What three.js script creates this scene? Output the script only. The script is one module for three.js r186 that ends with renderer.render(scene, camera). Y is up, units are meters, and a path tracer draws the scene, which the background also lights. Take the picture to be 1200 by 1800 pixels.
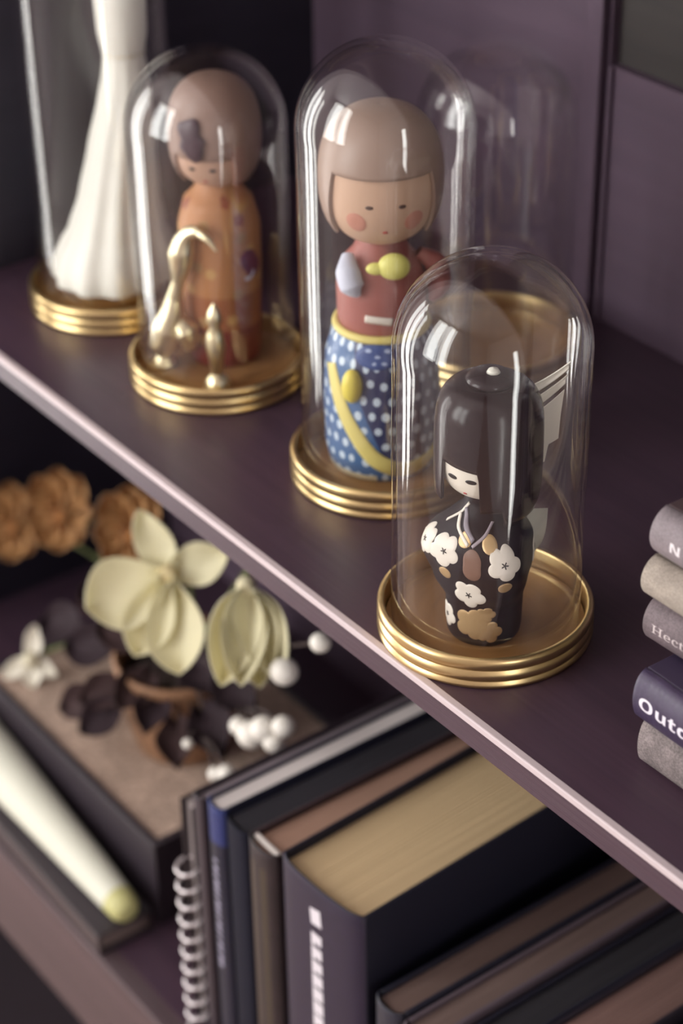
import * as THREE from 'three';
import { mergeGeometries } from 'three/addons/utils/BufferGeometryUtils.js';
import { RoundedBoxGeometry } from 'three/addons/geometries/RoundedBoxGeometry.js';
import { RectAreaLightUniformsLib } from 'three/addons/lights/RectAreaLightUniformsLib.js';

RectAreaLightUniformsLib.init();
const V = (x, y, z) => new THREE.Vector3(x, y, z);
const rad = (d) => d * Math.PI / 180;
const scene = new THREE.Scene();

// ---------------------------------------------------------------- camera
const camera = new THREE.PerspectiveCamera(2 * Math.atan(900 / 3600) * 180 / Math.PI, 1200 / 1800, 0.05, 60);
{
  const right = V(0.5996, -0.0147, -0.8002), up = V(-0.4251, 0.8413, -0.3339), back = V(0.6781, 0.5403, 0.4982);
  camera.matrixAutoUpdate = true;
  camera.quaternion.setFromRotationMatrix(new THREE.Matrix4().makeBasis(right, up, back));
  camera.position.set(0.5854, 1.3578, 0.4593);
  camera.focus = 0.885;
  camera.userData.fStop = 5.6;
}
scene.add(camera);

// ---------------------------------------------------------------- sky, window light, exposure
scene.background = new THREE.Color(0.62, 0.72, 0.82);
scene.backgroundIntensity = 2.0;
// tall glazed openings: [wall, from, to, low, high]; the front wall's run along x, those of the side walls along z
const FLOOR = -0.5, ROOM = { x0: -1.85, x1: 1.8, z1: 1.9, top: 2.5 };
const WINDOWS = [['front', -1.3, -0.62, 0.75, 2.42], ['front', -0.52, -0.12, 0.75, 2.42], ['left', 0.55, 0.85, -0.35, 1.75], ['left', 1.0, 1.3, -0.35, 1.75], ['right', 0.28, 0.5, -0.4, 1.7]];
const GLOW = 8.2;
for (const [side, a, b, c, d] of WINDOWS) {
  const l = new THREE.RectAreaLight(new THREE.Color(1.0, 0.97, 0.91), GLOW, b - a - 0.06, d - c - 0.06), m = (a + b) / 2, y = (c + d) / 2;
  if (side === 'front') { l.position.set(m, y, ROOM.z1 - 0.01); l.lookAt(m, y, 0); } else { const x = side === 'left' ? ROOM.x0 + 0.01 : ROOM.x1 - 0.01; l.position.set(x, y, m); l.lookAt(0, y, m); }
  scene.add(l);
}
const renderer = new THREE.WebGLRenderer({ antialias: true });
renderer.toneMapping = THREE.LinearToneMapping;
renderer.toneMappingExposure = 1.0;
renderer.shadowMap.enabled = true;

// ---------------------------------------------------------------- helpers
let seed = 7;
const rnd = () => { seed = (seed * 1664525 + 1013904223) >>> 0; return seed / 4294967296; };
const rr = (a, b) => a + (b - a) * rnd();
const taken = {};
function numbered(n) { const k = taken[n] = (taken[n] ?? -1) + 1; return k ? `${n}_${String(k).padStart(3, '0')}` : n; }
function thing(name, label, category, pos = [0, 0, 0], turn = 0, group) {
  const o = new THREE.Group(); o.name = numbered(name); scene.add(o);
  o.position.set(...pos); o.rotation.y = turn;
  o.userData = { label, category }; if (group) o.userData.group = group;
  return o;
}
function part(name, geo, material, parent, label) {
  const m = new THREE.Mesh(Array.isArray(geo) ? mergeGeometries(geo.map((g) => g.index ? g.toNonIndexed() : g)) : geo, material);
  m.name = name; m.castShadow = m.receiveShadow = true; if (label) m.userData.label = label;
  parent.add(m); return m;
}
function struct(name, geo, material) { const m = part(name, geo, material, scene); m.userData.kind = 'structure'; return m; }
const M = (r, g, b, rough = 0.6, more = {}) => new THREE.MeshPhysicalMaterial({ color: new THREE.Color().setRGB(r, g, b), roughness: rough, ...more });
const box = (w, h, d, x = 0, y = 0, z = 0, r = 0) => (r ? new RoundedBoxGeometry(w, h, d, 2, r) : new THREE.BoxGeometry(w, h, d)).translate(x, y, z);
const span = (x0, x1, y0, y1, z0, z1, r = 0) => box(x1 - x0, y1 - y0, z1 - z0, (x0 + x1) / 2, (y0 + y1) / 2, (z0 + z1) / 2, r);
const lathe = (pts, n = 64) => new THREE.LatheGeometry(pts.map((p) => new THREE.Vector2(...p)), n);
const tube = (pts, r, n = 24, k = 8) => new THREE.TubeGeometry(new THREE.CatmullRomCurve3(pts), n, r, k);
function taperTube(pts, radii, n = 28, k = 12) {                       // a tube whose radius follows the list, with closed round ends
  const c = new THREE.CatmullRomCurve3(pts), fr = c.computeFrenetFrames(n), pos = [], idx = [], uv = [];
  for (let i = 0; i <= n; i++) {
    const t = i / n, p = c.getPoint(t), q = t * (radii.length - 1), a = Math.min(Math.floor(q), radii.length - 2);
    const r = radii[a] + (radii[a + 1] - radii[a]) * (q - a);
    for (let j = 0; j <= k; j++) {
      const an = j / k * 2 * Math.PI, d = fr.normals[i].clone().multiplyScalar(Math.cos(an) * r).addScaledVector(fr.binormals[i], Math.sin(an) * r).add(p);
      pos.push(d.x, d.y, d.z); uv.push(j / k, t);
    }
  }
  for (let i = 0; i < n; i++) for (let j = 0; j < k; j++) { const a = i * (k + 1) + j, b = a + k + 1; idx.push(a, b, a + 1, b, b + 1, a + 1); }
  return finish(pos, uv, idx);
}
function finish(pos, uv, idx) {
  const g = new THREE.BufferGeometry();
  g.setAttribute('position', new THREE.Float32BufferAttribute(pos, 3));
  g.setAttribute('uv', new THREE.Float32BufferAttribute(uv, 2));
  g.setIndex(idx); g.computeVertexNormals(); return g;
}
function grid(nu, nv, fn) {                                            // fn(u, v) -> Vector3, one sheet
  const pos = [], uv = [], idx = [];
  for (let j = 0; j <= nv; j++) for (let i = 0; i <= nu; i++) { const p = fn(i / nu, j / nv); pos.push(p.x, p.y, p.z); uv.push(i / nu, j / nv); }
  for (let j = 0; j < nv; j++) for (let i = 0; i < nu; i++) { const a = j * (nu + 1) + i, b = a + nu + 1; idx.push(a, a + 1, b, b, a + 1, b + 1); }
  return finish(pos, uv, idx);
}
function shell(nu, nv, fn, t) {                                        // a sheet with thickness t and closed edges
  const g = grid(nu, nv, fn), P = g.attributes.position, N = g.attributes.normal, n = P.count, pos = [...P.array], uv = [...g.attributes.uv.array], idx = [...g.index.array];
  for (let i = 0; i < n; i++) pos.push(P.getX(i) - N.getX(i) * t, P.getY(i) - N.getY(i) * t, P.getZ(i) - N.getZ(i) * t);
  uv.push(...uv);
  const f = g.index.array; for (let i = 0; i < f.length; i += 3) idx.push(f[i] + n, f[i + 2] + n, f[i + 1] + n);
  const edge = []; for (let i = 0; i <= nu; i++) edge.push(i); for (let j = 1; j <= nv; j++) edge.push(j * (nu + 1) + nu);
  for (let i = nu - 1; i >= 0; i--) edge.push(nv * (nu + 1) + i); for (let j = nv - 1; j > 0; j--) edge.push(j * (nu + 1));
  for (let i = 0; i < edge.length; i++) { const a = edge[i], b = edge[(i + 1) % edge.length]; idx.push(a, a + n, b, b, a + n, b + n); }
  return finish(pos, uv, idx);
}
function smooth(list, x) {                                             // piecewise smooth curve through [x, y] pairs
  if (x <= list[0][0]) return list[0][1];
  for (let i = 1; i < list.length; i++) if (x <= list[i][0]) {
    const [x0, y0] = list[i - 1], [x1, y1] = list[i], t = (x - x0) / (x1 - x0);
    return y0 + (y1 - y0) * (t * t * (3 - 2 * t) * 0.5 + t * 0.5);
  }
  return list[list.length - 1][1];
}
function aim(o, normal, up) {                                          // local z to normal, local y near up
  const z = V(...normal).normalize(), x = V(...up).cross(z).normalize(), y = z.clone().cross(x);
  o.quaternion.setFromRotationMatrix(new THREE.Matrix4().makeBasis(x, y, z));
}

// ---------------------------------------------------------------- textures
function noise2(w, h, sx, sy, s) {                                     // tiling value noise
  const gx = Math.max(2, Math.round(sx)), gy = Math.max(2, Math.round(sy)), v = []; let q = s * 7919 + 13;
  for (let i = 0; i < gx * gy; i++) { q = (q * 1664525 + 1013904223) >>> 0; v.push(q / 4294967296); }
  return (x, y) => {
    const fx = x / w * gx, fy = y / h * gy, x0 = Math.floor(fx), y0 = Math.floor(fy), tx = fx - x0, ty = fy - y0;
    const a = (i, j) => v[((j % gy + gy) % gy) * gx + ((i % gx + gx) % gx)], e = (t) => t * t * (3 - 2 * t);
    return (a(x0, y0) * (1 - e(tx)) + a(x0 + 1, y0) * e(tx)) * (1 - e(ty)) + (a(x0, y0 + 1) * (1 - e(tx)) + a(x0 + 1, y0 + 1) * e(tx)) * e(ty);
  };
}
function dataTex(w, h, fn, color = true) {                             // fn(x, y) -> [r, g, b] 0..1 (sRGB if color)
  const d = new Uint8Array(w * h * 4);
  for (let y = 0; y < h; y++) for (let x = 0; x < w; x++) { const c = fn(x, y), i = (y * w + x) * 4; for (let k = 0; k < 3; k++) d[i + k] = Math.max(0, Math.min(255, c[k] * 255)); d[i + 3] = 255; }
  const t = new THREE.DataTexture(d, w, h); t.magFilter = THREE.LinearFilter; t.wrapS = t.wrapT = THREE.RepeatWrapping;
  if (color) t.colorSpace = THREE.SRGBColorSpace; t.needsUpdate = true; return t;
}
function woodTex(a, b, s, long = 3, cross = 60) {                      // grain along u
  const n1 = noise2(512, 512, long, cross, s), n2 = noise2(512, 512, long * 4, cross * 3.5, s + 1), n3 = noise2(512, 512, 5, 7, s + 2);
  return dataTex(512, 512, (x, y) => { const t = n1(x, y) * 0.5 + n2(x, y) * 0.35 + n3(x, y) * 0.25; return a.map((v, k) => v + (b[k] - v) * t); });
}
function canvasTex(w, h, draw) {
  const c = document.createElement('canvas'); c.width = w; c.height = h; const g = c.getContext('2d'); draw(g, w, h);
  const t = new THREE.CanvasTexture(c); t.colorSpace = THREE.SRGBColorSpace; return t;
}
const grainBump = (() => { const n = noise2(512, 512, 6, 130, 41), m = noise2(512, 512, 30, 240, 42); return dataTex(512, 512, (x, y) => { const t = n(x, y) * 0.6 + m(x, y) * 0.4; return [t, t, t]; }, false); })();
const clothBump = dataTex(256, 256, (x, y) => { const t = 0.5 + 0.25 * Math.sin(x * Math.PI / 2) + 0.25 * Math.sin(y * Math.PI / 2); return [t, t, t]; }, false);
const pageBump = (() => { const n = noise2(256, 16, 128, 2, 9); return dataTex(256, 16, (x, y) => { const t = n(x, y); return [t, t, t]; }, false); })();
const speck = (c, amt, s) => { const n = noise2(256, 256, 90, 90, s), m = noise2(256, 256, 9, 9, s + 3); return (x, y) => c.map((v) => v * (1 - amt + amt * 2 * (n(x, y) * 0.6 + m(x, y) * 0.4))); };

// ---------------------------------------------------------------- materials
const shelfTex = woodTex([0.24, 0.178, 0.232], [0.30, 0.222, 0.275], 3);
const boardM = new THREE.MeshPhysicalMaterial({ map: shelfTex, roughness: 0.36, bumpMap: grainBump, bumpScale: 0.00008 });
const panelM = new THREE.MeshPhysicalMaterial({ map: woodTex([0.335, 0.275, 0.335], [0.39, 0.32, 0.385], 5), roughness: 0.55 });
const navyPanelM = new THREE.MeshPhysicalMaterial({ map: woodTex([0.13, 0.125, 0.18], [0.17, 0.155, 0.21], 6), roughness: 0.6 });
const railM = new THREE.MeshPhysicalMaterial({ map: woodTex([0.20, 0.185, 0.185], [0.24, 0.22, 0.215], 8), roughness: 0.6 });
const edgeM = M(0.58, 0.49, 0.51, 0.45);
const plinthM = new THREE.MeshPhysicalMaterial({ map: woodTex([0.22, 0.17, 0.19], [0.36, 0.28, 0.30], 12, 3, 26), roughness: 0.5, bumpMap: grainBump, bumpScale: 0.0002 });
const glassM = new THREE.MeshPhysicalMaterial({ color: 0xffffff, roughness: 0.0, transmission: 1, thickness: 0, ior: 1.52, side: THREE.DoubleSide });
const brassM = M(0.74, 0.56, 0.28, 0.3, { metalness: 1 });
const paleGoldM = M(0.92, 0.84, 0.56, 0.3, { metalness: 1 });
const discM = new THREE.MeshPhysicalMaterial({ map: woodTex([0.5, 0.36, 0.22], [0.62, 0.46, 0.29], 15, 3, 30), roughness: 0.4 });

// ---------------------------------------------------------------- room
const plaster = M(0.72, 0.67, 0.68, 0.95), floorM = new THREE.MeshPhysicalMaterial({ map: woodTex([0.6, 0.5, 0.44], [0.72, 0.62, 0.55], 20), roughness: 0.5 });
struct('floor', span(ROOM.x0 - 0.2, ROOM.x1 + 0.2, FLOOR - 0.1, FLOOR, -0.6, ROOM.z1 + 0.2), floorM);
struct('ceiling', span(ROOM.x0 - 0.2, ROOM.x1 + 0.2, ROOM.top, ROOM.top + 0.1, -0.6, ROOM.z1 + 0.2), plaster);
struct('wall_back', span(ROOM.x0 - 0.2, ROOM.x1 + 0.2, FLOOR, ROOM.top, -0.6, -0.45), plaster);
{
  const bars = { front: [], left: [], right: [] }, white = M(0.7, 0.68, 0.66, 0.5);
  const bar = (side, a, b, c, d, t0, t1) => side === 'front' ? span(a, b, c, d, ROOM.z1 + t0, ROOM.z1 + t1) : side === 'left' ? span(ROOM.x0 - t1, ROOM.x0 - t0, c, d, a, b) : span(ROOM.x1 + t0, ROOM.x1 + t1, c, d, a, b);
  for (const side of ['front', 'left', 'right']) {
    const w = WINDOWS.filter((q) => q[0] === side), lo = side === 'front' ? ROOM.x0 - 0.2 : -0.45, hi = side === 'front' ? ROOM.x1 + 0.2 : ROOM.z1;
    let at = lo;
    for (const [, a, b, c, d] of w) { bars[side].push(bar(side, at, a, FLOOR, ROOM.top, 0, 0.2), bar(side, a, b, FLOOR, c, 0, 0.2), bar(side, a, b, d, ROOM.top, 0, 0.2)); at = b; }
    bars[side].push(bar(side, at, hi, FLOOR, ROOM.top, 0, 0.2));
    struct('wall_' + side, bars[side], plaster);
  }
  WINDOWS.forEach(([side, a, b, c, d], i) => {
    const w = new THREE.Group(); w.name = 'window_' + (i + 1); w.userData.kind = 'structure'; scene.add(w);
    part('window_frame', [bar(side, a, a + 0.03, c, d, 0.02, 0.08), bar(side, b - 0.03, b, c, d, 0.02, 0.08), bar(side, a, b, c, c + 0.03, 0.02, 0.08), bar(side, a, b, d - 0.03, d, 0.02, 0.08)], white, w);
    part('window_pane', bar(side, a + 0.02, b - 0.02, c + 0.02, d - 0.02, 0.045, 0.05), glassM, w);
  });
}

// ---------------------------------------------------------------- bookcase
const SH = 0.80, LOW = 0.385;
{
  const b = thing('bookcase', 'dark purple-brown wooden bookcase whose upper shelf has a pale front edge', 'bookcase');
  const s = part('shelf', span(-0.70, 0.52, SH - 0.018, SH, -0.30, -0.0015), boardM, b, 'dark upper shelf with a pale front edge');
  part('edge_strip', span(-0.70, 0.52, SH - 0.0036, SH + 0.0002, -0.0032, 0.0012, 0.0009), edgeM, s, 'pale strip along the front edge of the shelf');
  const l = part('shelf', span(-0.70, 0.52, LOW - 0.022, LOW, -0.30, 0.0), boardM, b, 'lower shelf');
  part('shelf_front', span(-0.70, 0.52, LOW - 0.09, LOW - 0.0005, -0.012, 0.014, 0.002), plinthM, l, 'brown grained front board of the lower shelf');
  part('shelf', span(-0.70, 0.52, 1.30, 1.32, -0.30, 0), boardM, b);  // out of view, added to shade the back of the compartment
  part('side_panel', span(-0.72, -0.70, FLOOR, 1.35, -0.32, 0), navyPanelM, b);
  part('side_panel', span(0.52, 0.54, FLOOR, 1.35, -0.32, 0), panelM, b);
  part('divider_panel', span(-0.488, -0.47, SH, 1.30, -0.30, 0), navyPanelM, b);
  part('back_panel', [span(-0.70, 0.52, 0.05, 0.955, -0.312, -0.30), span(-0.70, -0.192, 0.955, 1.35, -0.312, -0.30)], panelM, b);
  part('back_rail', span(-0.192, 0.52, 0.955, 1.35, -0.318, -0.306), railM, b, 'lighter grey board above the back panel');
  part('batten', [span(-0.208, -0.194, SH, 1.30, -0.30, -0.294, 0.001), span(-0.191, -0.188, SH, 0.955, -0.30, -0.297, 0.001)], panelM, b);
}

// ---------------------------------------------------------------- glass cloches
const RG = 0.0432, BASE = SH + 0.0062;
function cloche(label, x, z, H, turn = 0) {                            // H: height of the whole from the shelf
  const t = thing('glass_cloche', label, 'cloche', [x, SH, z], turn, 'glass cloches on the upper shelf');
  const ridged = [[0.0462, 0.0035], [0.0462, 0], [0.0485, 0], [0.0496, 0.0008], [0.0499, 0.0024], [0.0488, 0.0036], [0.0488, 0.0044], [0.0499, 0.0056], [0.0499, 0.0082], [0.0488, 0.0094], [0.0488, 0.0102], [0.0498, 0.0114], [0.0498, 0.0142], [0.0490, 0.0156], [0.0476, 0.0160], [0.0464, 0.0154], [0.0464, 0.0114], [0.0460, 0.0108], [0.0464, 0.0100], [0.0464, 0.0060], [0.0462, 0.0035]];
  part('base_ring', lathe(ridged, 96), brassM, t, 'ridged brass base ring');
  part('base_plate', lathe([[0, 0.0002], [0.0461, 0.0002], [0.0461, 0.0055], [0.0455, 0.0060], [0, 0.0060]], 64), discM, t, 'round tan wooden base plate');
  const pr = [], y0 = 0.0061, yc = H - RG, th = 0.0021;
  pr.push([RG + 0.0004, y0], [RG + 0.0008, y0 + 0.001], [RG + 0.0004, y0 + 0.003]);
  for (let i = 1; i <= 6; i++) pr.push([RG + 0.0002 * Math.sin(i * 2.1), y0 + 0.003 + (yc - y0 - 0.003) * i / 6]);
  for (let i = 1; i <= 22; i++) { const a = i / 22 * Math.PI / 2; pr.push([Math.max(0.00001, RG * Math.cos(a)), yc + RG * Math.sin(a)]); }
  const inn = [];
  for (let i = 22; i >= 1; i--) { const a = i / 22 * Math.PI / 2; inn.push([Math.max(0.00001, (RG - th) * Math.cos(a)), yc + (RG - th * 1.3) * Math.sin(a)]); }
  inn.push([RG - th, yc], [RG - th, y0 + 0.003], [RG - th * 0.8, y0], [RG + 0.0004, y0]);
  const p = pr.concat(inn).map((q) => new THREE.Vector2(...q));
  part('dome', new THREE.LatheGeometry(p, 96), glassM, t, 'clear glass dome');
  return t;
}
const PA = [-0.3905, -0.090], PB = [-0.2739, -0.088], PC = [-0.1329, -0.098], PD = [-0.196, -0.222], PE = [0.0036, -0.0493];
cloche('clear glass cloche nearest the book stack, holding the doll in the black flowered kimono', ...PE, 0.1885);
cloche('tall clear glass cloche on brass base holding the doll in a blue dotted skirt', ...PC, 0.232, 0.7);
cloche('clear glass cloche on brass base holding the tan doll and the gold crane', ...PB, 0.191, 1.9);
cloche('clear glass cloche on brass base holding the doll in a white flared gown', ...PA, 0.250, 2.6);
cloche('empty clear glass cloche standing in the shadow by the back panel', ...PD, 0.186, 3.1);

// ---------------------------------------------------------------- dolls
const TAU = Math.PI * 2;
const round = (prof, bump) => (th, h) => { const r = smooth(prof, h) + (bump ? bump(th, h) : 0); return V(r * Math.sin(th), h, r * Math.cos(th)); };
const bodyGeo = (s, h0, h1, nu = 72, nv = 40) => {
  const wall = grid(nu, nv, (u, v) => s((u - 0.5) * TAU, h0 + (h1 - h0) * v));
  const cap = (h, up) => grid(nu, 3, (u, v) => { const p = s((up ? u - 0.5 : 0.5 - u) * TAU, h); return V(p.x * (1 - v), h, p.z * (1 - v)); });
  return [wall, cap(h0, false), cap(h1, true)];
};
function normalAt(s, th, h) { const e = 1e-3, a = s(th + e, h).sub(s(th - e, h)), b = s(th, h + e * 0.02).sub(s(th, h - e * 0.02)); return a.cross(b).normalize(); }
function patch(s, th0, h0, radius, lift, n = 30, rings = 3) {          // a thin raised shape lying on the surface; radius(angle) in metres
  const pos = [], uv = [], idx = [], r0 = Math.max(0.004, Math.hypot(s(th0, h0).x, s(th0, h0).z));
  const at = (a, q) => {
    const R = radius(a) * Math.min(q, 1), th = th0 + Math.cos(a) * R / r0, h = h0 + Math.sin(a) * R, p = s(th, h), nn = normalAt(s, th, h);
    p.addScaledVector(nn, q > 1 ? -0.0002 : lift * (q === 1 ? 0.75 : 1)); pos.push(p.x, p.y, p.z); uv.push(0.5 + Math.cos(a) * q / 2, 0.5 + Math.sin(a) * q / 2);
  };
  at(0, 0);
  for (let k = 1; k <= rings + 1; k++) for (let i = 0; i < n; i++) at(i / n * TAU, k > rings ? 1.1 : k / rings);
  for (let i = 0; i < n; i++) idx.push(0, 1 + i, 1 + (i + 1) % n);
  for (let k = 0; k < rings; k++) for (let i = 0; i < n; i++) { const a = 1 + k * n + i, b = 1 + k * n + (i + 1) % n; idx.push(a, a + n, b, b, a + n, b + n); }
  return finish(pos, uv, idx);
}
function ribbon(s, pts, w, lift, n = 40) {                             // a flat band along [theta, h] points
  const c = new THREE.CatmullRomCurve3(pts.map(([t, h]) => { const p = s(t, h); return V(t * Math.hypot(p.x, p.z), h, Math.hypot(p.x, p.z)); }));
  return shell(n, 4, (u, v) => {
    const p = c.getPoint(u), q = c.getTangent(u), L = Math.hypot(q.x, q.y) || 1, a = p.x - q.y / L * w * (v - 0.5), h = p.y + q.x / L * w * (v - 0.5), th = a / p.z;
    return s(th, h).addScaledVector(normalAt(s, th, h), lift * (1 - 0.5 * Math.abs(v * 2 - 1) ** 3));
  }, lift + 0.0003);
}
const blossom = (r) => (a) => {                                       // five round petals
  const d = ((a / (TAU / 5)) % 1 + 1.5) % 1 - 0.5, q = d * TAU / 5, s = Math.sin(q) * 0.56;
  return r * (0.56 * Math.cos(q) + Math.sqrt(Math.max(0, 0.44 * 0.44 - s * s)));
};
const superHead = (R, h0, H, e = 2.6) => (th, h) => { const q = Math.min(1, Math.abs((h - h0 - H / 2) / (H / 2))), r = R * Math.max(0, 1 - q ** e) ** (1 / e); return V(r * Math.sin(th), h, r * Math.cos(th)); };
const headGeo = (s, h0, H) => grid(56, 36, (u, v) => s((u - 0.5) * TAU, h0 + H * (0.5 - 0.5 * Math.cos(v * Math.PI))));
function hairGeo(R, h0, H, e, bottom, t) {                             // cap of hair down to bottom(theta)
  const s = superHead(R, h0, H, e);
  return shell(180, 26, (u, v) => { const th = (u - 0.5) * TAU, b = bottom(th), top = h0 + H * 0.99999, k = 1 - (1 - v) ** 2; return s(th, b + (top - b) * (1 - (1 - k) ** 1.0)); }, t);
}
const whiteFace = M(0.83, 0.78, 0.68, 0.35), blackPaint = M(0.012, 0.009, 0.011, 0.3), creamPaint = M(0.82, 0.77, 0.68, 0.4), redPaint = M(0.42, 0.05, 0.05, 0.4), goldPaint = M(0.6, 0.42, 0.22, 0.4, { metalness: 0.4 });
const hairM = M(0.022, 0.013, 0.016, 0.2, { specularIntensity: 0.7 });

// the doll in the black flowered kimono
{
  const d = thing('kokeshi_doll', 'wooden doll with black bobbed hair, white face and black kimono with white plum blossoms', 'doll', [0.0102, BASE, -0.0428], rad(18), 'dolls under the cloches');
  const prof = [[0, 0.0160], [0.0015, 0.0168], [0.006, 0.0172], [0.02, 0.0175], [0.03, 0.0192], [0.042, 0.0212], [0.052, 0.0208], [0.06, 0.0165], [0.066, 0.0112], [0.07, 0.0092], [0.082, 0.009]];
  const ang = (a, b) => Math.atan2(Math.sin(a - b), Math.cos(a - b));
  const sleeve = (th, h) => { let q = 0; for (const [c, w] of [[-1.02, 0.0075], [0.95, 0.0062]]) { const x = ang(th, c) / 0.62, lo = smooth([[0.019, 0], [0.03, 0.55], [0.046, 1], [0.054, 0.72], [0.062, 0]], h); q += w * Math.exp(-x * x) * lo; } return q; };
  const s = round(prof, sleeve);
  const kimM = M(0.012, 0.007, 0.012, 0.5, { specularIntensity: 0.45 });
  const body = part('kimono', bodyGeo(s, 0, 0.078, 120, 60), kimM, d, 'black lacquered kimono');
  for (const [t, h, r, tilt] of [[-21, 0.0500, 0.0078, 0.3], [50, 0.0500, 0.0078, 0.1], [11, 0.0300, 0.0078, 0.2], [-50, 0.0500, 0.0072, 0.5], [-36, 0.0115, 0.0062, 0.2], [120, 0.045, 0.0075, 0.2], [-120, 0.03, 0.0075, 0.2]]) {
    const f = part('plum_blossom', patch(s, rad(t), h, (a) => blossom(r)(a + tilt), 0.00035, 70, 4), creamPaint, body, 'white plum blossom');
    part('flower_centre', patch(s, rad(t), h, (a) => r * (0.14 + 0.1 * Math.cos(5 * (a + tilt))), 0.0006, 20, 2), blackPaint, f);
  }
  for (const [t, h, r] of [[14, 0.0125, 0.0085], [40, 0.0085, 0.006], [34, 0.0185, 0.0045]]) part('gold_blossom', patch(s, rad(t), h, blossom(r), 0.0003, 60, 4), goldPaint, body, 'tan gold blossom');
  for (const [t, h, r] of [[-20, 0.0385, 0.003], [52, 0.0375, 0.0032], [2, 0.0575, 0.0032], [36, 0.0575, 0.0033]]) part('gold_dot', patch(s, rad(t), h, () => r, 0.0003, 18), goldPaint, body, 'round tan gold dot');
  // sleeve opening, collar
  part('sash_panel', patch(s, rad(16), 0.0475, (a) => 0.0058 + 0.0016 * Math.cos(2 * a + 3.1), 0.0004, 28), M(0.2, 0.11, 0.08, 0.5), body, 'brown panel between the sleeves');
  for (const [a, b, m, w] of [[[-34, 0.0645], [8, 0.0555], creamPaint, 0.0016], [[-26, 0.0675], [14, 0.0575], M(0.25, 0.22, 0.26, 0.4), 0.0022], [[-46, 0.060], [-22, 0.070], creamPaint, 0.0016], [[14, 0.0555], [44, 0.0645], M(0.35, 0.3, 0.34, 0.4), 0.0014]])
    part('collar', ribbon(s, [[rad(a[0]), a[1]], [rad((a[0] + b[0]) / 2), (a[1] + b[1]) / 2], [rad(b[0]), b[1]]], w, 0.0006, 16), m, body);
  const h0 = 0.0745, H = 0.0515, hs = superHead(0.0222, h0, H, 3.0);
  const head = part('head', headGeo(hs, h0, H), whiteFace, d, 'white painted face');
  for (const t of [12, -13]) part('eye', patch(hs, rad(t), 0.0895, (a) => 0.0026 / Math.sqrt((Math.cos(a)) ** 2 + (Math.sin(a) / 0.42) ** 2) , 0.0003, 24), blackPaint, head);
  part('mouth', patch(hs, rad(1), 0.0815, (a) => 0.0009 / Math.sqrt((Math.cos(a)) ** 2 + (Math.sin(a) / 0.6) ** 2), 0.0003, 16), redPaint, head);
  const cut = (th) => { const a = th * 180 / Math.PI; const e = (x) => Math.max(0, Math.min(1, x)); const open = e((a + 27) / 2.5) * e((24 - a) / 2.5), low = 0.0755 - 0.012 * e((a - 48) / 10) * e((200 - a) / 20) ; return low + (0.0958 - a * 0.00004 - low) * open; };
  const hair = part('hair', hairGeo(0.0238, h0 - 0.0135, H + 0.0158, 4.2, cut, 0.0016), hairM, d, 'glossy black bobbed hair with a straight fringe');
  part('topknot', lathe([[0, 0.0035], [0.004, 0.0033], [0.0085, 0.002], [0.0105, 0.0005], [0.0108, -0.002], [0, -0.002]], 40).translate(0, h0 + H + 0.0035, 0), hairM, hair);
  // pale blades and tail added behind her for a reflection in the dome, in her own axes: right as the camera sees her, and towards it
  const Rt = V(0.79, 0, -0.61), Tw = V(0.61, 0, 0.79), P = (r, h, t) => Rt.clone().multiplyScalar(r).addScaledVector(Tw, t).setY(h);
  const reflectionM = M(0.92, 0.88, 0.78, 0.7);
  // each blade: root top, tip top, root bottom, tip bottom as [r, h]
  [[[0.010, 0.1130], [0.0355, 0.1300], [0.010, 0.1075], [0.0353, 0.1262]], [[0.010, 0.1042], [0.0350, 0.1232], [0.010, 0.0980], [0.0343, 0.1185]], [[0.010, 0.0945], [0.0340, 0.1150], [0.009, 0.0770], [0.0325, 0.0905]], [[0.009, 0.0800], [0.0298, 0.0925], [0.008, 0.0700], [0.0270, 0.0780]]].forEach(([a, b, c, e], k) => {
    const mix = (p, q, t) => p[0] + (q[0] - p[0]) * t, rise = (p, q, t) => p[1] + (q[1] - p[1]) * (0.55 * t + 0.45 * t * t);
    part('reflection_blade', shell(8, 16, (u, v) => { const r = mix(a, b, v) * u + mix(c, e, v) * (1 - u), h = rise(a, b, v) * u + rise(c, e, v) * (1 - u); return P(r, h, -0.0150 + 0.004 * v - 0.0012 * k - 0.0012 * Math.sin(u * 3.1)); }, 0.0006), reflectionM, d, 'white blade standing in for a reflection in the glass');
  });
  part('reflection_tail', shell(4, 16, (u, v) => P(0.025 - 0.010 * v + (u - 0.5) * (0.008 + 0.004 * Math.sin(v * 3)), 0.055 - 0.034 * v, -0.012 + 0.004 * Math.sin(v * 5)), 0.0006), M(0.66, 0.66, 0.58, 0.7), d, 'pale strip standing in for the lower reflection in the glass');  // added sheet, shaped as the lower end of the glass reflection
  part('hair_ornament', lathe([[0, 0.0022], [0.0022, 0.0014], [0.003, 0], [0, -0.001]], 20).translate(0.002, h0 + H + 0.0072, 0.001), M(0.8, 0.8, 0.7, 0.3), hair, 'small pale bead on the topknot');
}
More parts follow.
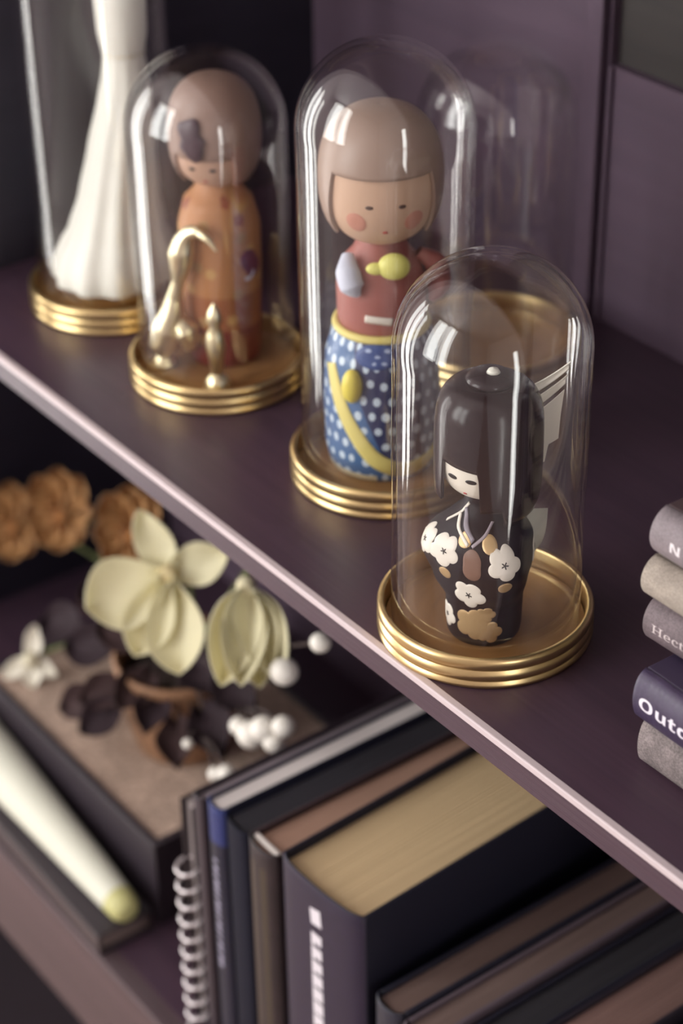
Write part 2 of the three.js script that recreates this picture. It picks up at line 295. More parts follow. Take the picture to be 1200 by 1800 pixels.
// the doll in the blue dotted skirt
{
  const d = thing('kokeshi_doll', 'large doll in a blue polka-dot skirt with yellow trim and a red top', 'doll', [PC[0] - 0.005, BASE, PC[1] - 0.001], rad(54), 'dolls under the cloches');
  const s = round([[0, 0.0262], [0.002, 0.0275], [0.012, 0.0292], [0.04, 0.0298], [0.062, 0.0285], [0.074, 0.0255], [0.08, 0.0225]]);
  const tex = canvasTex(1024, 512, (g, w, h) => {
    g.fillStyle = '#4a6f9e'; g.fillRect(0, 0, w, h);
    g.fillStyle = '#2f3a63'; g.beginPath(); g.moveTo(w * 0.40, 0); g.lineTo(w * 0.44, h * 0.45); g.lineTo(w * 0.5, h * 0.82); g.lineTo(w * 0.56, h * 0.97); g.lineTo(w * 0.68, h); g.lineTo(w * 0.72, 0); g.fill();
    g.fillStyle = '#cfe0ee'; let q = 5; const R = () => { q = (q * 1664525 + 1013904223) >>> 0; return q / 4294967296; };
    for (let j = 0; j < 9; j++) for (let i = 0; i < 26; i++) { g.beginPath(); g.ellipse((i + (j % 2) * 0.5 + R() * 0.2) * w / 26, (j + 0.5 + R() * 0.2) * h / 9, 9 + R() * 3, 13 + R() * 4, 0, 0, TAU); g.fill(); }
    g.fillStyle = '#d8cfae'; g.fillRect(0, h - 26, w * 0.48, 26);
  });
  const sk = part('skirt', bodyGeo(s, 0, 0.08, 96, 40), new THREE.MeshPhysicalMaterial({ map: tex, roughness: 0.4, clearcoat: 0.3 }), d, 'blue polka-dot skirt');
  const yel = M(0.78, 0.68, 0.22, 0.45);
  part('trim', ribbon(s, [[-64, 0.062], [-50, 0.047], [-30, 0.029], [-8, 0.0145], [19, 0.0075], [52, 0.0085], [82, 0.014]].map(([a, h]) => [rad(a), h]), 0.0088, 0.0009, 60), yel, sk, 'yellow curved trim');
  part('waistband', new THREE.TorusGeometry(0.0228, 0.0022, 10, 64).rotateX(Math.PI / 2).translate(0, 0.079, 0), yel, sk, 'yellow waistband');
  part('bow_knot', new THREE.SphereGeometry(0.0062, 24, 16).scale(0.85, 1.5, 0.8).translate(-0.0155, 0.056, 0.0265), M(0.8, 0.68, 0.1, 0.4), sk, 'yellow knot');
  part('apron', patch(s, rad(-6), 0.0715, (a) => 0.011 / Math.sqrt(Math.cos(a) ** 2 + (Math.sin(a) / 0.55) ** 2) , 0.0012, 36), new THREE.MeshPhysicalMaterial({ map: canvasTex(128, 128, (g) => { g.fillStyle = '#3c558f'; g.fillRect(0, 0, 128, 128); g.fillStyle = '#aebfdd'; for (const [x, y] of [[30, 40], [64, 60], [100, 40], [50, 95], [90, 90]]) { g.beginPath(); g.arc(x, y, 9, 0, TAU); g.fill(); } }), roughness: 0.4 }), sk, 'darker blue apron flap');
  const s2 = round([[0.078, 0.021], [0.085, 0.0222], [0.1, 0.0225], [0.112, 0.0195], [0.12, 0.0135], [0.126, 0.01], [0.14, 0.01]]);
  const top = part('top', bodyGeo(s2, 0.078, 0.135, 64, 24), M(0.36, 0.12, 0.1, 0.5), d, 'red top');
  part('cord', ribbon(s2, [[-22, 0.0905], [-5, 0.090], [12, 0.089]].map(([a, h]) => [rad(a), h]), 0.0042, 0.0012, 16), creamPaint, top, 'short cream cord');
  part('bow', [new THREE.SphereGeometry(0.0072, 24, 16).scale(1.1, 0.95, 0.7).translate(0.0055, 0.1185, 0.0215), new THREE.SphereGeometry(0.004, 16, 12).scale(1.3, 0.8, 0.7).translate(-0.003, 0.1175, 0.0215)], M(0.74, 0.72, 0.2, 0.4), top, 'round yellow-green bow');
  part('sleeve', taperTube([V(-0.0165, 0.12, 0.010), V(-0.0165, 0.1135, 0.0165), V(-0.0145, 0.107, 0.020), V(-0.0115, 0.103, 0.0215)], [0.003, 0.0062, 0.006, 0.0012]), M(0.62, 0.66, 0.78, 0.5), top, 'pale blue-white sleeve');
  part('sleeve', taperTube([V(0.018, 0.117, 0.002), V(0.0265, 0.11, 0.002), V(0.0275, 0.099, 0.004), V(0.024, 0.093, 0.008)], [0.003, 0.006, 0.0065, 0.0012]), M(0.36, 0.12, 0.1, 0.5), top);
  const h0 = 0.124, H = 0.066, hs = superHead(0.0285, h0, H, 2.4);
  const head = part('head', headGeo(hs, h0, H), M(0.60, 0.40, 0.28, 0.5), d, 'peach painted face');
  for (const t of [-13, 19]) part('eye', patch(hs, rad(t), 0.152, (a) => 0.0019 / Math.sqrt(Math.cos(a) ** 2 + (Math.sin(a) / 0.5) ** 2), 0.0003, 20), M(0.1, 0.06, 0.05, 0.4), head);
  for (const t of [-28, 34]) part('cheek', patch(hs, rad(t), 0.143, () => 0.0052, 0.0002, 24), M(0.56, 0.26, 0.19, 0.55), head, 'pink cheek');
  part('mouth', patch(hs, rad(3), 0.138, (a) => 0.0014 / Math.sqrt(Math.cos(a) ** 2 + (Math.sin(a) / 0.5) ** 2), 0.0003, 16), redPaint, head);
  const cut = (th) => { const a = Math.abs(th) * 180 / Math.PI, e = Math.max(0, Math.min(1, (62 - a) / 10)); return 0.132 + (0.166 - 0.132) * e; };
  part('hair', hairGeo(0.0305, h0 - 0.003, H + 0.006, 2.4, cut, 0.0018), M(0.34, 0.24, 0.19, 0.4), d, 'light brown hair');
}
// the tan doll
{
  const d = thing('kokeshi_doll', 'tan wooden doll in a brown robe with a dark red hem, behind the gold crane', 'doll', [PB[0] - 0.0093, BASE, PB[1] - 0.0111], rad(54), 'dolls under the cloches');
  const s = round([[0, 0.0195], [0.002, 0.0205], [0.02, 0.0212], [0.05, 0.0222], [0.08, 0.0226], [0.094, 0.0195], [0.102, 0.0125], [0.107, 0.0105], [0.12, 0.01]]);
  const tex = canvasTex(512, 512, (g, w, h) => {
    g.fillStyle = '#b07a4e'; g.fillRect(0, 0, w, h); g.fillStyle = '#9a5f3c'; g.fillRect(0, h * 0.62, w, h);
    g.fillStyle = '#7a3428'; g.fillRect(0, h * 0.80, w, h);
    let q = 3; const R = () => { q = (q * 1664525 + 1013904223) >>> 0; return q / 4294967296; };
    for (let i = 0; i < 60; i++) { g.fillStyle = ['#c49a62', '#8d4a34', '#a98458'][i % 3]; const x = R() * w, y = R() * h; for (let k = 0; k < 5; k++) { g.beginPath(); g.arc(x + 7 * Math.cos(k * 1.257), y + 9 * Math.sin(k * 1.257), 6, 0, TAU); g.fill(); } }
  });
  const body = part('robe', bodyGeo(s, 0, 0.115, 80, 40), new THREE.MeshPhysicalMaterial({ map: tex, roughness: 0.5 }), d, 'brown patterned robe with a dark red hem');
  part('sleeve_lining', patch(s, rad(50), 0.062, (a) => 0.0075 + 0.002 * Math.cos(2 * a + 2), 0.0006, 28), M(0.16, 0.03, 0.06, 0.5), body, 'dark red sleeve lining');
  part('sleeve_edge', ribbon(s, [[rad(38), 0.054], [rad(46), 0.0535], [rad(54), 0.0575]], 0.002, 0.001, 12), M(0.62, 0.6, 0.7, 0.5), body, 'pale sleeve edge');
  const h0 = 0.104, H = 0.058, hs = superHead(0.0238, h0, H, 2.5);
  const head = part('head', headGeo(hs, h0, H), M(0.52, 0.33, 0.24, 0.5), d, 'tan painted face');
  for (const t of [-32, -2]) part('eye', patch(hs, rad(t), 0.1195, (a) => 0.002 / Math.sqrt(Math.cos(a) ** 2 + (Math.sin(a) / 0.5) ** 2), 0.0003, 20), blackPaint, head);
  part('mouth', patch(hs, rad(-16), 0.1115, (a) => 0.0013 / Math.sqrt(Math.cos(a) ** 2 + (Math.sin(a) / 0.5) ** 2), 0.0003, 16), redPaint, head);
  const cut = (th) => { const a = Math.abs(th + rad(16)) * 180 / Math.PI, e = Math.max(0, Math.min(1, (50 - a) / 8)); return 0.108 + (0.1255 - 0.108) * e; };
  const hair = part('hair', hairGeo(0.0252, h0 - 0.003, H + 0.006, 2.5, cut, 0.0016), M(0.27, 0.175, 0.14, 0.45), d, 'brown hair with a straight fringe');
  part('hair_ornament', patch(superHead(0.0254, h0 - 0.003, H + 0.006, 2.5), rad(-26), 0.1375, (a) => 0.0088 * (1 + 0.3 * Math.cos(2 * a - 3.6) + 0.12 * Math.cos(5 * a)), 0.002, 40), M(0.06, 0.032, 0.045, 0.4), hair, 'dark purple-brown hair ornament');
}
// the gold crane and its small companion
{
  const c = thing('crane_figurine', 'pale gold crane figurine with a curved neck standing before the tan doll', 'figurine', [-0.2925, BASE, -0.0635], rad(30));
  part('body', taperTube([V(0, 0.005, 0), V(0.001, 0.012, 0), V(0.004, 0.024, 0), V(0.008, 0.036, 0), V(0.0095, 0.045, 0)], [0.004, 0.0086, 0.0088, 0.0062, 0.0042]), paleGoldM, c);
  part('neck', taperTube([V(0.009, 0.042, 0), V(0.0125, 0.053, 0), V(0.0145, 0.062, 0), V(0.0155, 0.072, 0), V(0.0185, 0.081, 0), V(0.0235, 0.0855, 0.0005), V(0.0275, 0.086, 0.001)], [0.0046, 0.0038, 0.006, 0.0074, 0.0054, 0.0042, 0.0034]), paleGoldM, c);
  part('beak', taperTube([V(0.0265, 0.086, 0.001), V(0.0335, 0.0835, 0.003), V(0.0395, 0.0785, 0.005)], [0.0032, 0.0022, 0.0006]), paleGoldM, c);
  part('tail', taperTube([V(0.006, 0.030, -0.002), V(0.0145, 0.022, -0.002), V(0.0165, 0.012, -0.002)], [0.005, 0.0078, 0.0035]), paleGoldM, c);
  part('foot', lathe([[0, 0], [0.0075, 0], [0.008, 0.002], [0.005, 0.005], [0.004, 0.009], [0, 0.009]], 32), paleGoldM, c);
  const p = thing('small_figurine', 'little pale gold figurine on a flared foot to the right of the crane', 'figurine', [-0.2500, BASE, -0.0715], 0);
  part('foot', lathe([[0, 0], [0.0072, 0], [0.0078, 0.0015], [0.006, 0.006], [0.003, 0.010], [0, 0.010]], 32), paleGoldM, p);
  part('body', lathe([[0.003, 0.008], [0.0042, 0.018], [0.0055, 0.026], [0.0045, 0.034], [0.0026, 0.038], [0.0044, 0.042], [0.0036, 0.047], [0.0012, 0.051], [0, 0.0525]], 32), paleGoldM, p);
}
// the doll in the white gown
{
  const d = thing('gown_doll', 'doll in a long white flared gown with a gold hem ring', 'doll', [PA[0], BASE, PA[1]], rad(54), 'dolls under the cloches');
  d.position.x -= 0.004; d.position.z -= 0.003;
  const white = M(0.88, 0.88, 0.80, 0.6);
  part('stand', lathe([[0, 0], [0.029, 0], [0.0305, 0.001], [0.0305, 0.009], [0.029, 0.0105], [0, 0.0105]], 64), brassM, d, 'gold ring under the gown');
  const pr = [[0.0095, 0.0315], [0.016, 0.032], [0.022, 0.031], [0.03, 0.0285], [0.04, 0.0245], [0.06, 0.0205], [0.09, 0.0172], [0.12, 0.0135], [0.145, 0.0105], [0.16, 0.0125], [0.18, 0.013], [0.19, 0.008]];
  part('gown', grid(120, 60, (u, v) => { const h = 0.0095 + 0.18 * v, th = u * TAU, r = 1.14 * smooth(pr, h) * (1 + 0.045 * Math.sin(th * 11 + Math.sin(v * 5)) * Math.min(1, (0.16 - Math.min(h, 0.16)) * 9)); return V(r * Math.sin(th) + 0.125 * Math.min(h, 0.13), h, r * Math.cos(th)); }), white, d, 'white pleated gown');
  part('sash', new THREE.TorusGeometry(0.0108, 0.0016, 8, 40).rotateX(Math.PI / 2).translate(0.0163, 0.1475, 0), paleGoldM, d);
  const hs = superHead(0.0125, 0.186, 0.03, 2.2);
  part('head', headGeo(hs, 0.186, 0.03).translate(0.0163, 0, 0), whiteFace, d);
  part('hair', hairGeo(0.0138, 0.1845, 0.0335, 2.2, (th) => 0.196 + 0.01 * Math.max(0, Math.cos(th)), 0.0012).translate(0.0163, 0, 0), M(0.2, 0.12, 0.08, 0.4), d);
}

// ---------------------------------------------------------------- books
function book(o) {                                                     // spine towards +z, head up; lying books are turned so that the spine stays in front
  const { T, H, D, bulge = 0.003, board = 0.0025 } = o;
  const b = thing('book', o.label, 'book', o.pos, 0, o.group);
  const g = new THREE.Group();                                         // not added: only its matrix is baked into the parts
  const m = new THREE.Matrix4();
  if (o.lying) m.makeRotationZ(-Math.PI / 2).setPosition(0, T / 2, 0); else m.makeRotationZ(o.lean || 0);
  const yaw = new THREE.Matrix4().makeRotationY(o.turn || 0); m.premultiply(yaw);
  const add = (n, geo, mat, label) => part(n, geo.map((q) => q.index ? q.toNonIndexed() : q).reduce((a, q) => a.concat(q), []), mat, b, label);
  const put = (geo) => geo.applyMatrix4(m);
  const cover = o.cover;
  for (const sx of [-1, 1]) add('cover', [put(span(sx < 0 ? -T / 2 : T / 2 - board, sx < 0 ? -T / 2 + board : T / 2, 0, H, -D, -bulge - 0.0035, 0.0008))], o.coverM || cover, o.coverLabel);
  const sp = shell(20, 24, (u, v) => { const s = u * 2 - 1, edge = Math.abs(s) ** 4; return V(s * T / 2, H * v, -bulge * (s * s) - 0.003 * edge * edge); }, 0.0016);
  add('spine', [put(sp)], o.spine || cover, o.spineLabel);
  add('pages', [put(span(-T / 2 + board, T / 2 - board, 0.003, H - (o.inset ?? 0.003), -D + 0.004, -bulge - 0.0015))], o.pages, o.pageLabel);
  if (o.band) add('headband', [put(span(-T / 2 + board, T / 2 - board, H - 0.0035, H - 0.0005, -bulge - 0.0055, -bulge - 0.0025, 0.0008))], o.band);
  return b;
}
const pageM = (r, g, b) => M(r, g, b, 0.85, { bumpMap: pageBump, bumpScale: 0.0004 });
const spineTex = (w, h, base, amt, s, draw) => {                       // u across the spine, v along it
  const f = speck(base, amt, s);
  return canvasTex(w, h, (g) => {
    const im = g.createImageData(w, h); for (let y = 0; y < h; y++) for (let x = 0; x < w; x++) { const c = f(x, y), i = (y * w + x) * 4; for (let k = 0; k < 3; k++) im.data[i + k] = Math.min(255, c[k] * 255); im.data[i + 3] = 255; }
    g.putImageData(im, 0, 0); if (draw) draw(g, w, h);
  });
};
const spineM = (t, rough = 0.6) => new THREE.MeshPhysicalMaterial({ map: t, roughness: rough, bumpMap: clothBump, bumpScale: 0.0001 });
const along = (g, w, h, text, font, x, y, fill) => { g.save(); g.translate(x, h - y); g.rotate(-Math.PI / 2); g.font = font; g.fillStyle = fill; g.textBaseline = 'middle'; g.fillText(text, 0, 0); g.restore(); };

// the stack on the upper shelf, from the bottom
{
  const grp = 'books in the stack on the upper shelf', X = 0.119;
  const st = [
    { T: 0.0245, z: -0.034, dx: 0.001, c: [0.5, 0.46, 0.46], amt: 0.3, label: 'grey-brown cloth book at the bottom of the stack', rough: 0.8, bulge: 0.003 },
    { T: 0.0255, z: -0.030, dx: 0.000, c: [0.25, 0.21, 0.31], amt: 0.12, label: 'dark purple book lettered in large white type in the stack', rough: 0.35, bulge: 0.0035, draw: (g, w, h) => along(g, w, h, 'Outdoors', 'bold 66px sans-serif', w * 0.5, 16, '#e8e4ee') },
    { T: 0.0228, z: -0.045, dx: -0.012, c: [0.42, 0.37, 0.39], amt: 0.2, label: 'grey-brown book with small pale serif lettering in the middle of the stack', rough: 0.6, bulge: 0.0055, draw: (g, w, h) => along(g, w, h, 'Hector', '46px serif', w * 0.5, 26, '#cfc4c4') },
    { T: 0.0200, z: -0.043, dx: -0.013, c: [0.62, 0.58, 0.54], amt: 0.16, label: 'beige book with a frayed spine, second from the top of the stack', rough: 0.8, bulge: 0.005 },
    { T: 0.0228, z: -0.045, dx: -0.012, c: [0.52, 0.48, 0.5], amt: 0.14, label: 'grey book on top of the stack with a dark brown cover', rough: 0.6, bulge: 0.0055, cover: [0.085, 0.055, 0.06], draw: (g, w, h) => along(g, w, h, 'N', 'bold 52px sans-serif', w * 0.5, 62, '#e6e0e4') },
  ];
  let y = SH;
  st.forEach((s, i) => {
    const tx = spineTex(192, 1024, s.c, s.amt, i * 5 + 2, s.draw), lin = s.c.map((v) => v ** 2.2);
    book({ T: s.T, H: 0.2 - i * 0.006, D: 0.145 - i * 0.004, bulge: s.bulge, lying: true, pos: [X + s.dx, y, s.z], turn: rad([0.5, -1, 1.5, 0.2, -0.6][i]), cover: M(...(s.cover || lin.map((v) => v * 0.8)), 0.55), spine: spineM(tx, s.rough), pages: pageM(0.5, 0.44, 0.36), label: s.label, group: grp });
    y += s.T + 0.0002;
  });
}
// the row on the lower shelf, from the left
{
  const grp = 'books standing on the lower shelf';
  const navy = [0.008, 0.008, 0.018];
  const put = (o) => book({ group: grp, ...o });
  put({ T: 0.012, H: 0.203, D: 0.17, pos: [-0.1905, LOW, -0.004], cover: M(0.03, 0.02, 0.03, 0.5), pages: pageM(0.45, 0.38, 0.42), bulge: 0.001, label: 'thin dark book with lavender page tops between the spiral notebook and the blue book', coverM: M(0.03, 0.02, 0.03, 0.5) });
  put({ T: 0.0165, H: 0.214, D: 0.175, pos: [-0.1675, LOW, 0.0], bulge: 0.0022, cover: M(0.012, 0.013, 0.03, 0.65, { specularIntensity: 0.5 }), pages: pageM(0.85, 0.78, 0.76), inset: 0.0015, label: 'slim blue-black book with white page tops and a line of small white spine lettering',
    spine: spineM(spineTex(96, 1024, [0.10, 0.11, 0.19], 0.1, 31, (g, w, h) => { g.fillStyle = '#27336a'; g.fillRect(0, 0, w, 130); for (let i = 0; i < 16; i++) { g.fillStyle = '#a9a6bd'; g.fillRect(36, 190 + i * 26, 22, 9 + (i * 7 % 11)); } }), 0.45) });
  put({ T: 0.0225, H: 0.212, D: 0.178, pos: [-0.1475, LOW, -0.001], bulge: 0.002, cover: M(...navy, 0.75, { specularIntensity: 0.4 }), pages: pageM(0.02, 0.018, 0.026), inset: 0.001, label: 'thick plain dark navy book with dark page tops, right of the slim blue one' });
  put({ T: 0.027, H: 0.216, D: 0.16, pos: [-0.1215, LOW, 0.001], bulge: 0.003, cover: M(0.05, 0.03, 0.035, 0.5), pages: pageM(0.42, 0.25, 0.18), inset: 0.004, band: M(0.72, 0.66, 0.62, 0.6), label: 'brown book with gilt-striped spine and brown page tops',
    spine: spineM(spineTex(160, 1024, [0.15, 0.11, 0.13], 0.25, 33, (g, w, h) => { g.fillStyle = '#45382e'; g.fillRect(30, 60, 26, h); g.fillStyle = '#3a3026'; g.fillRect(88, 60, 30, h); }), 0.5) });
  put({ T: 0.068, H: 0.2265, D: 0.225, pos: [-0.0672, LOW, 0.001], turn: rad(3), bulge: 0.0022, cover: M(0.012, 0.012, 0.024, 0.6, { specularIntensity: 0.6 }), pages: pageM(0.6, 0.44, 0.25), inset: 0.006, label: 'thick navy book with tan page tops and white spine lettering',
    spine: spineM(spineTex(384, 1280, [0.14, 0.11, 0.2], 0.08, 35, (g, w, h) => { g.fillStyle = '#d9d4dc'; g.beginPath(); g.moveTo(160, 96); g.lineTo(208, 84); g.lineTo(214, 150); g.lineTo(166, 156); g.fill(); for (let i = 0; i < 9; i++) { g.fillRect(164, 190 + i * 58, 48, 40 + (i * 13 % 11)); g.fillRect(164, 190 + i * 58, 14, 54); } }), 0.5) });
  put({ T: 0.022, H: 0.178,  D: 0.265, pos: [-0.016, LOW, -0.004], cover: M(0.02, 0.02, 0.035, 0.5), pages: pageM(0.2, 0.13, 0.11), label: 'low dark book with dull brown page tops just right of the thick navy book' });
  put({ T: 0.02, H: 0.176,  D: 0.265, pos: [0.006, LOW, -0.004], cover: M(0.13, 0.10, 0.12, 0.5), pages: pageM(0.22, 0.15, 0.13), label: 'low book with a thin lavender cover edge, second right of the thick navy book' });
  put({ T: 0.024, H: 0.172,  D: 0.265, pos: [0.0295, LOW, -0.002], cover: M(0.02, 0.02, 0.035, 0.5), pages: pageM(0.03, 0.028, 0.035), label: 'low book with black page tops near the bottom right' });
  put({ T: 0.034, H: 0.174,  D: 0.265, pos: [0.06, LOW, -0.002], cover: M(0.025, 0.02, 0.03, 0.5), pages: pageM(0.24, 0.14, 0.12), label: 'low book with reddish-brown page tops at the bottom right' });
  put({ T: 0.03, H: 0.165,  D: 0.265, pos: [0.0935, LOW, -0.002], cover: M(0.02, 0.02, 0.03, 0.5), pages: pageM(0.1, 0.08, 0.08), label: 'low black book at the far right end of the lower row' });
}
// spiral notebook
{
  const n = thing('spiral_notebook', 'black spiral-bound notebook standing left of the dark row of books', 'notebook', [-0.2065, LOW, -0.006]);
  part('cover', [span(-0.0065, -0.0052, 0, 0.186, -0.14, 0, 0.0005), span(0.0052, 0.0065, 0, 0.186, -0.14, 0, 0.0005)], M(0.03, 0.02, 0.025, 0.5), n);
  part('pages', span(-0.005, 0.005, 0.002, 0.184, -0.138, -0.004), pageM(0.42, 0.36, 0.36), n);
  for (let i = 0; i < 11; i++) part('wire_ring', new THREE.TorusGeometry(0.0074, 0.0012, 8, 24).rotateX(Math.PI / 2).rotateX(0.22).translate(0, 0.004 + i * 0.0134, 0.001), M(0.75, 0.7, 0.72, 0.3, { metalness: 0.8 }), n);
}

// ---------------------------------------------------------------- lower left: box, flat book, taper, pot, flowers
{
  const b = thing('box', 'dark shallow box with a grey-beige lid panel under the flower pot', 'box', [-0.42, LOW, -0.12]);
  const dark = M(0.03, 0.022, 0.03, 0.5), bx = 0.12, bz = 0.085, H = 0.07;
  part('side', span(-bx, bx, 0, H, bz - 0.006, bz, 0.001), dark, b); part('side', span(-bx, bx, 0, H, -bz, -bz + 0.006, 0.001), dark, b);
  part('side', span(-bx, -bx + 0.006, 0, H, -bz + 0.006, bz - 0.006, 0.001), dark, b); part('side', span(bx - 0.006, bx, 0, H, -bz + 0.006, bz - 0.006, 0.001), dark, b);
  part('lid_panel', span(-bx + 0.006, bx - 0.006, H - 0.009, H - 0.003, -bz + 0.006, bz - 0.006), new THREE.MeshPhysicalMaterial({ map: dataTex(256, 256, speck([0.68, 0.59, 0.53], 0.2, 50)), roughness: 0.8 }), b, 'grey-beige lid panel');
  const f = thing('book', 'dark closed book lying flat under the cream taper', 'book', [-0.42, LOW, -0.012], rad(-1));
  part('cover', [span(-0.11, 0.12, 0, 0.0022, -0.02, 0.022, 0.0008), span(-0.11, 0.12, 0.0148, 0.017, -0.02, 0.022, 0.0008)], M(0.03, 0.022, 0.03, 0.45), f);
  part('pages', span(-0.107, 0.117, 0.0022, 0.0148, -0.018, 0.019), pageM(0.18, 0.13, 0.12), f);
  part('spine', span(-0.11, 0.12, 0.0005, 0.0165, 0.0195, 0.0222, 0.001), M(0.05, 0.035, 0.04, 0.5), f);
  const t = thing('cream_taper', 'thick cream taper with an olive-yellow tip lying in front of the box', 'taper', [0, 0, 0]);
  part('shaft', taperTube([V(-0.53, LOW + 0.0385, -0.013), V(-0.47, LOW + 0.0365, -0.0125), V(-0.40, LOW + 0.033, -0.012), V(-0.335, LOW + 0.0295, -0.0115), V(-0.312, LOW + 0.0285, -0.011)], [0.021, 0.019, 0.0155, 0.0125, 0.0112], 40, 20), M(0.66, 0.66, 0.56, 0.55), t);
  part('tip', taperTube([V(-0.313, LOW + 0.0285, -0.011), V(-0.303, LOW + 0.0275, -0.0108), V(-0.298, LOW + 0.0268, -0.0106), V(-0.2965, LOW + 0.0265, -0.0106)], [0.0112, 0.0104, 0.0075, 0.0005], 20, 20), M(0.52, 0.5, 0.22, 0.5), t, 'olive-yellow tip');
}
const POT = [-0.385, LOW + 0.067, -0.115];
{
  const p = thing('flower_pot', 'brown round pot on the box below the shelf, holding the flowers', 'pot', POT);
  const clay = new THREE.MeshPhysicalMaterial({ map: dataTex(256, 256, speck([0.58, 0.43, 0.32], 0.2, 60)), roughness: 0.55 });
  part('pot_wall', lathe([[0, 0], [0.03, 0], [0.034, 0.003], [0.041, 0.03], [0.044, 0.055], [0.043, 0.066], [0.046, 0.068], [0.046, 0.074], [0.0425, 0.075], [0.0405, 0.066], [0.0405, 0.058]], 64), clay, p);
  part('soil', lathe([[0, 0.061], [0.02, 0.0615], [0.0405, 0.059]], 40), M(0.05, 0.035, 0.03, 0.95), p);
}
const petal = (L, W, tip, cup, bend) => shell(10, 16, (u, v) => {
  const s = u * 2 - 1, w = W * (Math.sin(Math.PI * Math.min(1, v ** (1 / tip) * 0.97 + 0.03)) ** 0.75) * 0.5 + 0.001 * (1 - v);
  return V(s * w, L * v, cup * s * s * W + bend * L * v * v + 0.0012 * Math.sin(v * 9 + s * 2) * s);
}, 0.0007);
const facing = [0.62, 0.45, 0.62], upward = [-0.425, 0.84, -0.334];
const creamPetal = M(0.9, 0.85, 0.6, 0.6, { transmission: 0.3, thickness: 0, side: THREE.DoubleSide }), greenM = M(0.12, 0.14, 0.05, 0.7), twigM = M(0.05, 0.032, 0.03, 0.8);
function flower(name, label, group, at, list, petalMat, centreMat, normal = facing, from = [POT[0], POT[1] + 0.06, POT[2]]) {   // list: [image-plane angle from up in degrees clockwise, length, width, tip, cup, bend]
  const t = thing(name, label, 'flower', at, 0, group);
  const q = new THREE.Object3D(); aim(q, normal, upward);
  for (const [a, L, W, tip, cup, bend] of list) { const m = part('petal', petal(L, W, tip, cup, bend), petalMat, t); m.quaternion.copy(q.quaternion).multiply(new THREE.Quaternion().setFromAxisAngle(V(0, 0, 1), -rad(a))); }
  const c = part('flower_centre', new THREE.SphereGeometry(0.0062, 20, 14), centreMat, t); c.position.copy(V(...normal).normalize().multiplyScalar(0.003));
  const e = V(from[0] - at[0], from[1] - at[1], from[2] - at[2]), n = V(...normal).normalize();
  part('stem', tube([n.clone().multiplyScalar(-0.003), n.clone().multiplyScalar(-0.03).add(V(0, 0.0, 0)), e.clone().multiplyScalar(0.55).add(V(-0.01, 0.01, -0.02)), e], 0.0016), greenM, t);
  return t;
}
flower('cream_flower', 'large cream flower with long drooping petals below the shelf edge', 'cream flowers', [-0.323, 0.642, -0.075],
  [[-24, 0.043, 0.023, 1.1, 0.2, 0.05], [72, 0.040, 0.026, 0.9, 0.2, 0.1], [-112, 0.053, 0.045, 0.72, 0.2, 0.15], [-159, 0.053, 0.030, 0.72, 0.3, 0.15], [170, 0.060, 0.036, 0.72, 0.3, 0.25]], creamPetal, M(0.72, 0.6, 0.34, 0.7));
flower('cream_flower', 'half-open cream flower hanging right of the large one', 'cream flowers', [-0.2515, 0.668, -0.085],
  [[172, 0.058, 0.03, 1.2, 0.5, 0.1], [195, 0.056, 0.03, 1.2, 0.5, 0.22], [158, 0.054, 0.028, 1.2, 0.5, 0.28], [183, 0.052, 0.026, 1.1, 0.5, 0.4]], creamPetal, M(0.66, 0.6, 0.4, 0.7), [0.7, 0.3, 0.5]);
{
  // dark leaves spilling from the pot
  const t = thing('leafy_plant', 'dark purplish leaves spilling out of the brown pot', 'plant', [POT[0], POT[1] + 0.062, POT[2]]);
  const lm = [M(0.026, 0.015, 0.02, 0.75, { specularIntensity: 0.4 }), M(0.045, 0.025, 0.026, 0.75, { specularIntensity: 0.4 })];
  [[-0.485, 0.512, -0.075, 0.044, 0.03], [-0.468, 0.535, -0.10, 0.05, 0.032], [-0.445, 0.515, -0.075, 0.046, 0.03], [-0.437, 0.478, -0.058, 0.036, 0.024], [-0.395, 0.492, -0.052, 0.034, 0.024], [-0.372, 0.522, -0.068, 0.034, 0.026], [-0.352, 0.515, -0.07, 0.03, 0.024], [-0.325, 0.505, -0.072, 0.034, 0.026], [-0.30, 0.525, -0.085, 0.04, 0.03], [-0.43, 0.56, -0.115, 0.046, 0.03], [-0.33, 0.545, -0.10, 0.036, 0.03], [-0.405, 0.505, -0.06, 0.034, 0.024], [-0.29, 0.555, -0.10, 0.04, 0.028], [-0.415, 0.54, -0.085, 0.04, 0.028]].forEach(([x, y, z, L, W], i) => {
    const p = V(x - POT[0], y - POT[1] - 0.062, z - POT[2]), dir = p.clone().setY(p.y * 0.6 - 0.01).normalize(), m = part('leaf', petal(L, W, 0.9, 0.25, -0.25), lm[i % 2], t);
    const nz = V(0.5, 0.75, 0.45).addScaledVector(dir, -V(0.5, 0.75, 0.45).dot(dir)).normalize();
    m.quaternion.setFromRotationMatrix(new THREE.Matrix4().makeBasis(dir.clone().cross(nz), dir, nz)); m.position.copy(p).addScaledVector(dir, -L * 0.6);
    part('leaf_stalk', tube([V(0, 0, 0), m.position.clone().multiplyScalar(0.55).add(V(0, 0.012, 0)), m.position.clone()], 0.0011, 12, 6), twigM, m.parent);
  });
}
const orangePetal = M(0.55, 0.29, 0.11, 0.6, { transmission: 0.3, thickness: 0, side: THREE.DoubleSide });
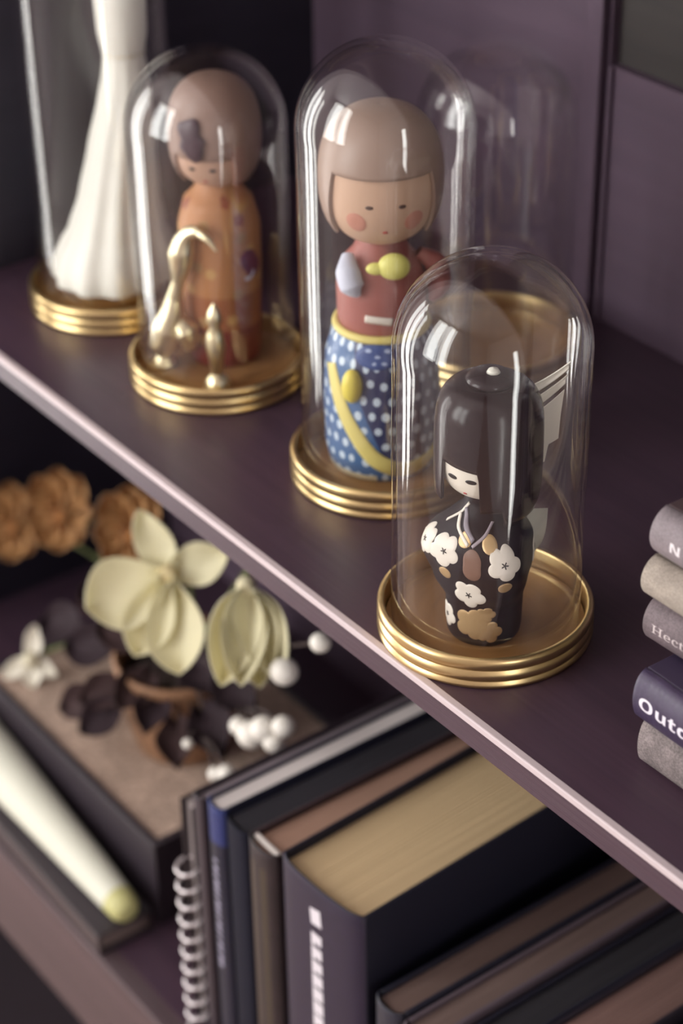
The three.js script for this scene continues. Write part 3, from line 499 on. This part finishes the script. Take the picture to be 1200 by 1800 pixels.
for (const [x, y, z, l] of [[-0.6696, 0.4724, -0.1400, 'orange cupped flower at the left edge under the shelf'], [-0.5864, 0.5254, -0.1400, 'orange cupped flower second from the left edge under the shelf'], [-0.4813, 0.5618, -0.1400, 'orange cupped flower just behind the large cream flower']])
  flower('orange_flower', l, 'orange flowers', [x, y, z], [[-30, 0.034, 0.026, 0.75, 0.3, 0.1], [30, 0.034, 0.026, 0.75, 0.3, 0.1], [0, 0.036, 0.026, 0.75, 0.3, 0.05], [-140, 0.026, 0.024, 0.75, 0.3, 0.2], [140, 0.026, 0.024, 0.75, 0.3, 0.2], [180, 0.027, 0.024, 0.75, 0.3, 0.2], [78, 0.026, 0.022, 0.75, 0.3, 0.2], [-78, 0.026, 0.022, 0.75, 0.3, 0.2]], orangePetal, M(0.4, 0.16, 0.04, 0.7));
flower('pink_flower', 'tiny crimson flower between the orange and cream ones', undefined, [-0.425, 0.565, -0.10], [[-50, 0.014, 0.01, 1, 0.3, 0.2], [50, 0.014, 0.01, 1, 0.3, 0.2], [0, 0.014, 0.011, 1, 0.3, 0.2], [150, 0.012, 0.01, 1, 0.3, 0.2], [-150, 0.012, 0.01, 1, 0.3, 0.2]], M(0.5, 0.05, 0.1, 0.6), M(0.3, 0.03, 0.06, 0.6));
flower('white_flower', 'small white flower with narrow petals at the left edge', undefined, [-0.512, 0.468, -0.066], [[10, 0.026, 0.012, 1, 0.3, 0.1], [-120, 0.024, 0.012, 1, 0.3, 0.1], [175, 0.02, 0.014, 1, 0.3, 0.1], [120, 0.022, 0.01, 1, 0.3, 0.1]], M(0.78, 0.74, 0.64, 0.6), M(0.6, 0.55, 0.4, 0.6));
{
  const berry = new THREE.SphereGeometry(1, 18, 14), bm = M(0.8, 0.76, 0.7, 0.35);
  const spray = (label, root, list) => {
    const t = thing('berry_branch', label, 'branch', root, 0, 'berry branches');
    const tips = list.map(([x, y, z, r]) => [V(x - root[0], y - root[1], z - root[2]), r]), mid = tips.reduce((a, [p]) => a.add(p), V(0, 0, 0)).multiplyScalar(0.55 / tips.length);
    part('twig', tips.map(([p]) => tube([V(0, 0, 0), mid.clone(), mid.clone().lerp(p, 0.6).add(V(0, 0.006, 0)), p.clone()], 0.0011, 16, 6)), twigM, t);
    for (const [p, r] of tips) { const m = part('berry', berry, bm, t); m.position.copy(p); m.scale.set(r * 1.05, r * 0.95, r); }
  };
  spray('dark twig with white berries hanging under the cream flowers', [POT[0] + 0.02, POT[1] + 0.06, POT[2]], BERRIES(0));
  spray('dark twig with white berries just left of the slim blue book', [POT[0] + 0.025, POT[1] + 0.06, POT[2] - 0.01], BERRIES(1));
  spray('dark twig with small pale berries low over the box', [POT[0] + 0.028, POT[1] + 0.06, POT[2] + 0.012], BERRIES(2));
}
function BERRIES(k) {
  return [
    [[-0.2585, 0.603, -0.08, 0.0072], [-0.245, 0.61, -0.08, 0.0068], [-0.208, 0.632, -0.08, 0.0085], [-0.224, 0.622, -0.085, 0.0052], [-0.178, 0.668, -0.085, 0.006]],
    [[-0.252, 0.566, -0.075, 0.0062], [-0.2245, 0.581, -0.075, 0.0085], [-0.211, 0.589, -0.08, 0.007], [-0.2385, 0.568, -0.075, 0.0092], [-0.216, 0.576, -0.076, 0.0068]],
    [[-0.262, 0.524, -0.07, 0.006], [-0.275, 0.515, -0.07, 0.005], [-0.29, 0.535, -0.06, 0.0035]],
  ][k];
}

renderer.render(scene, camera);
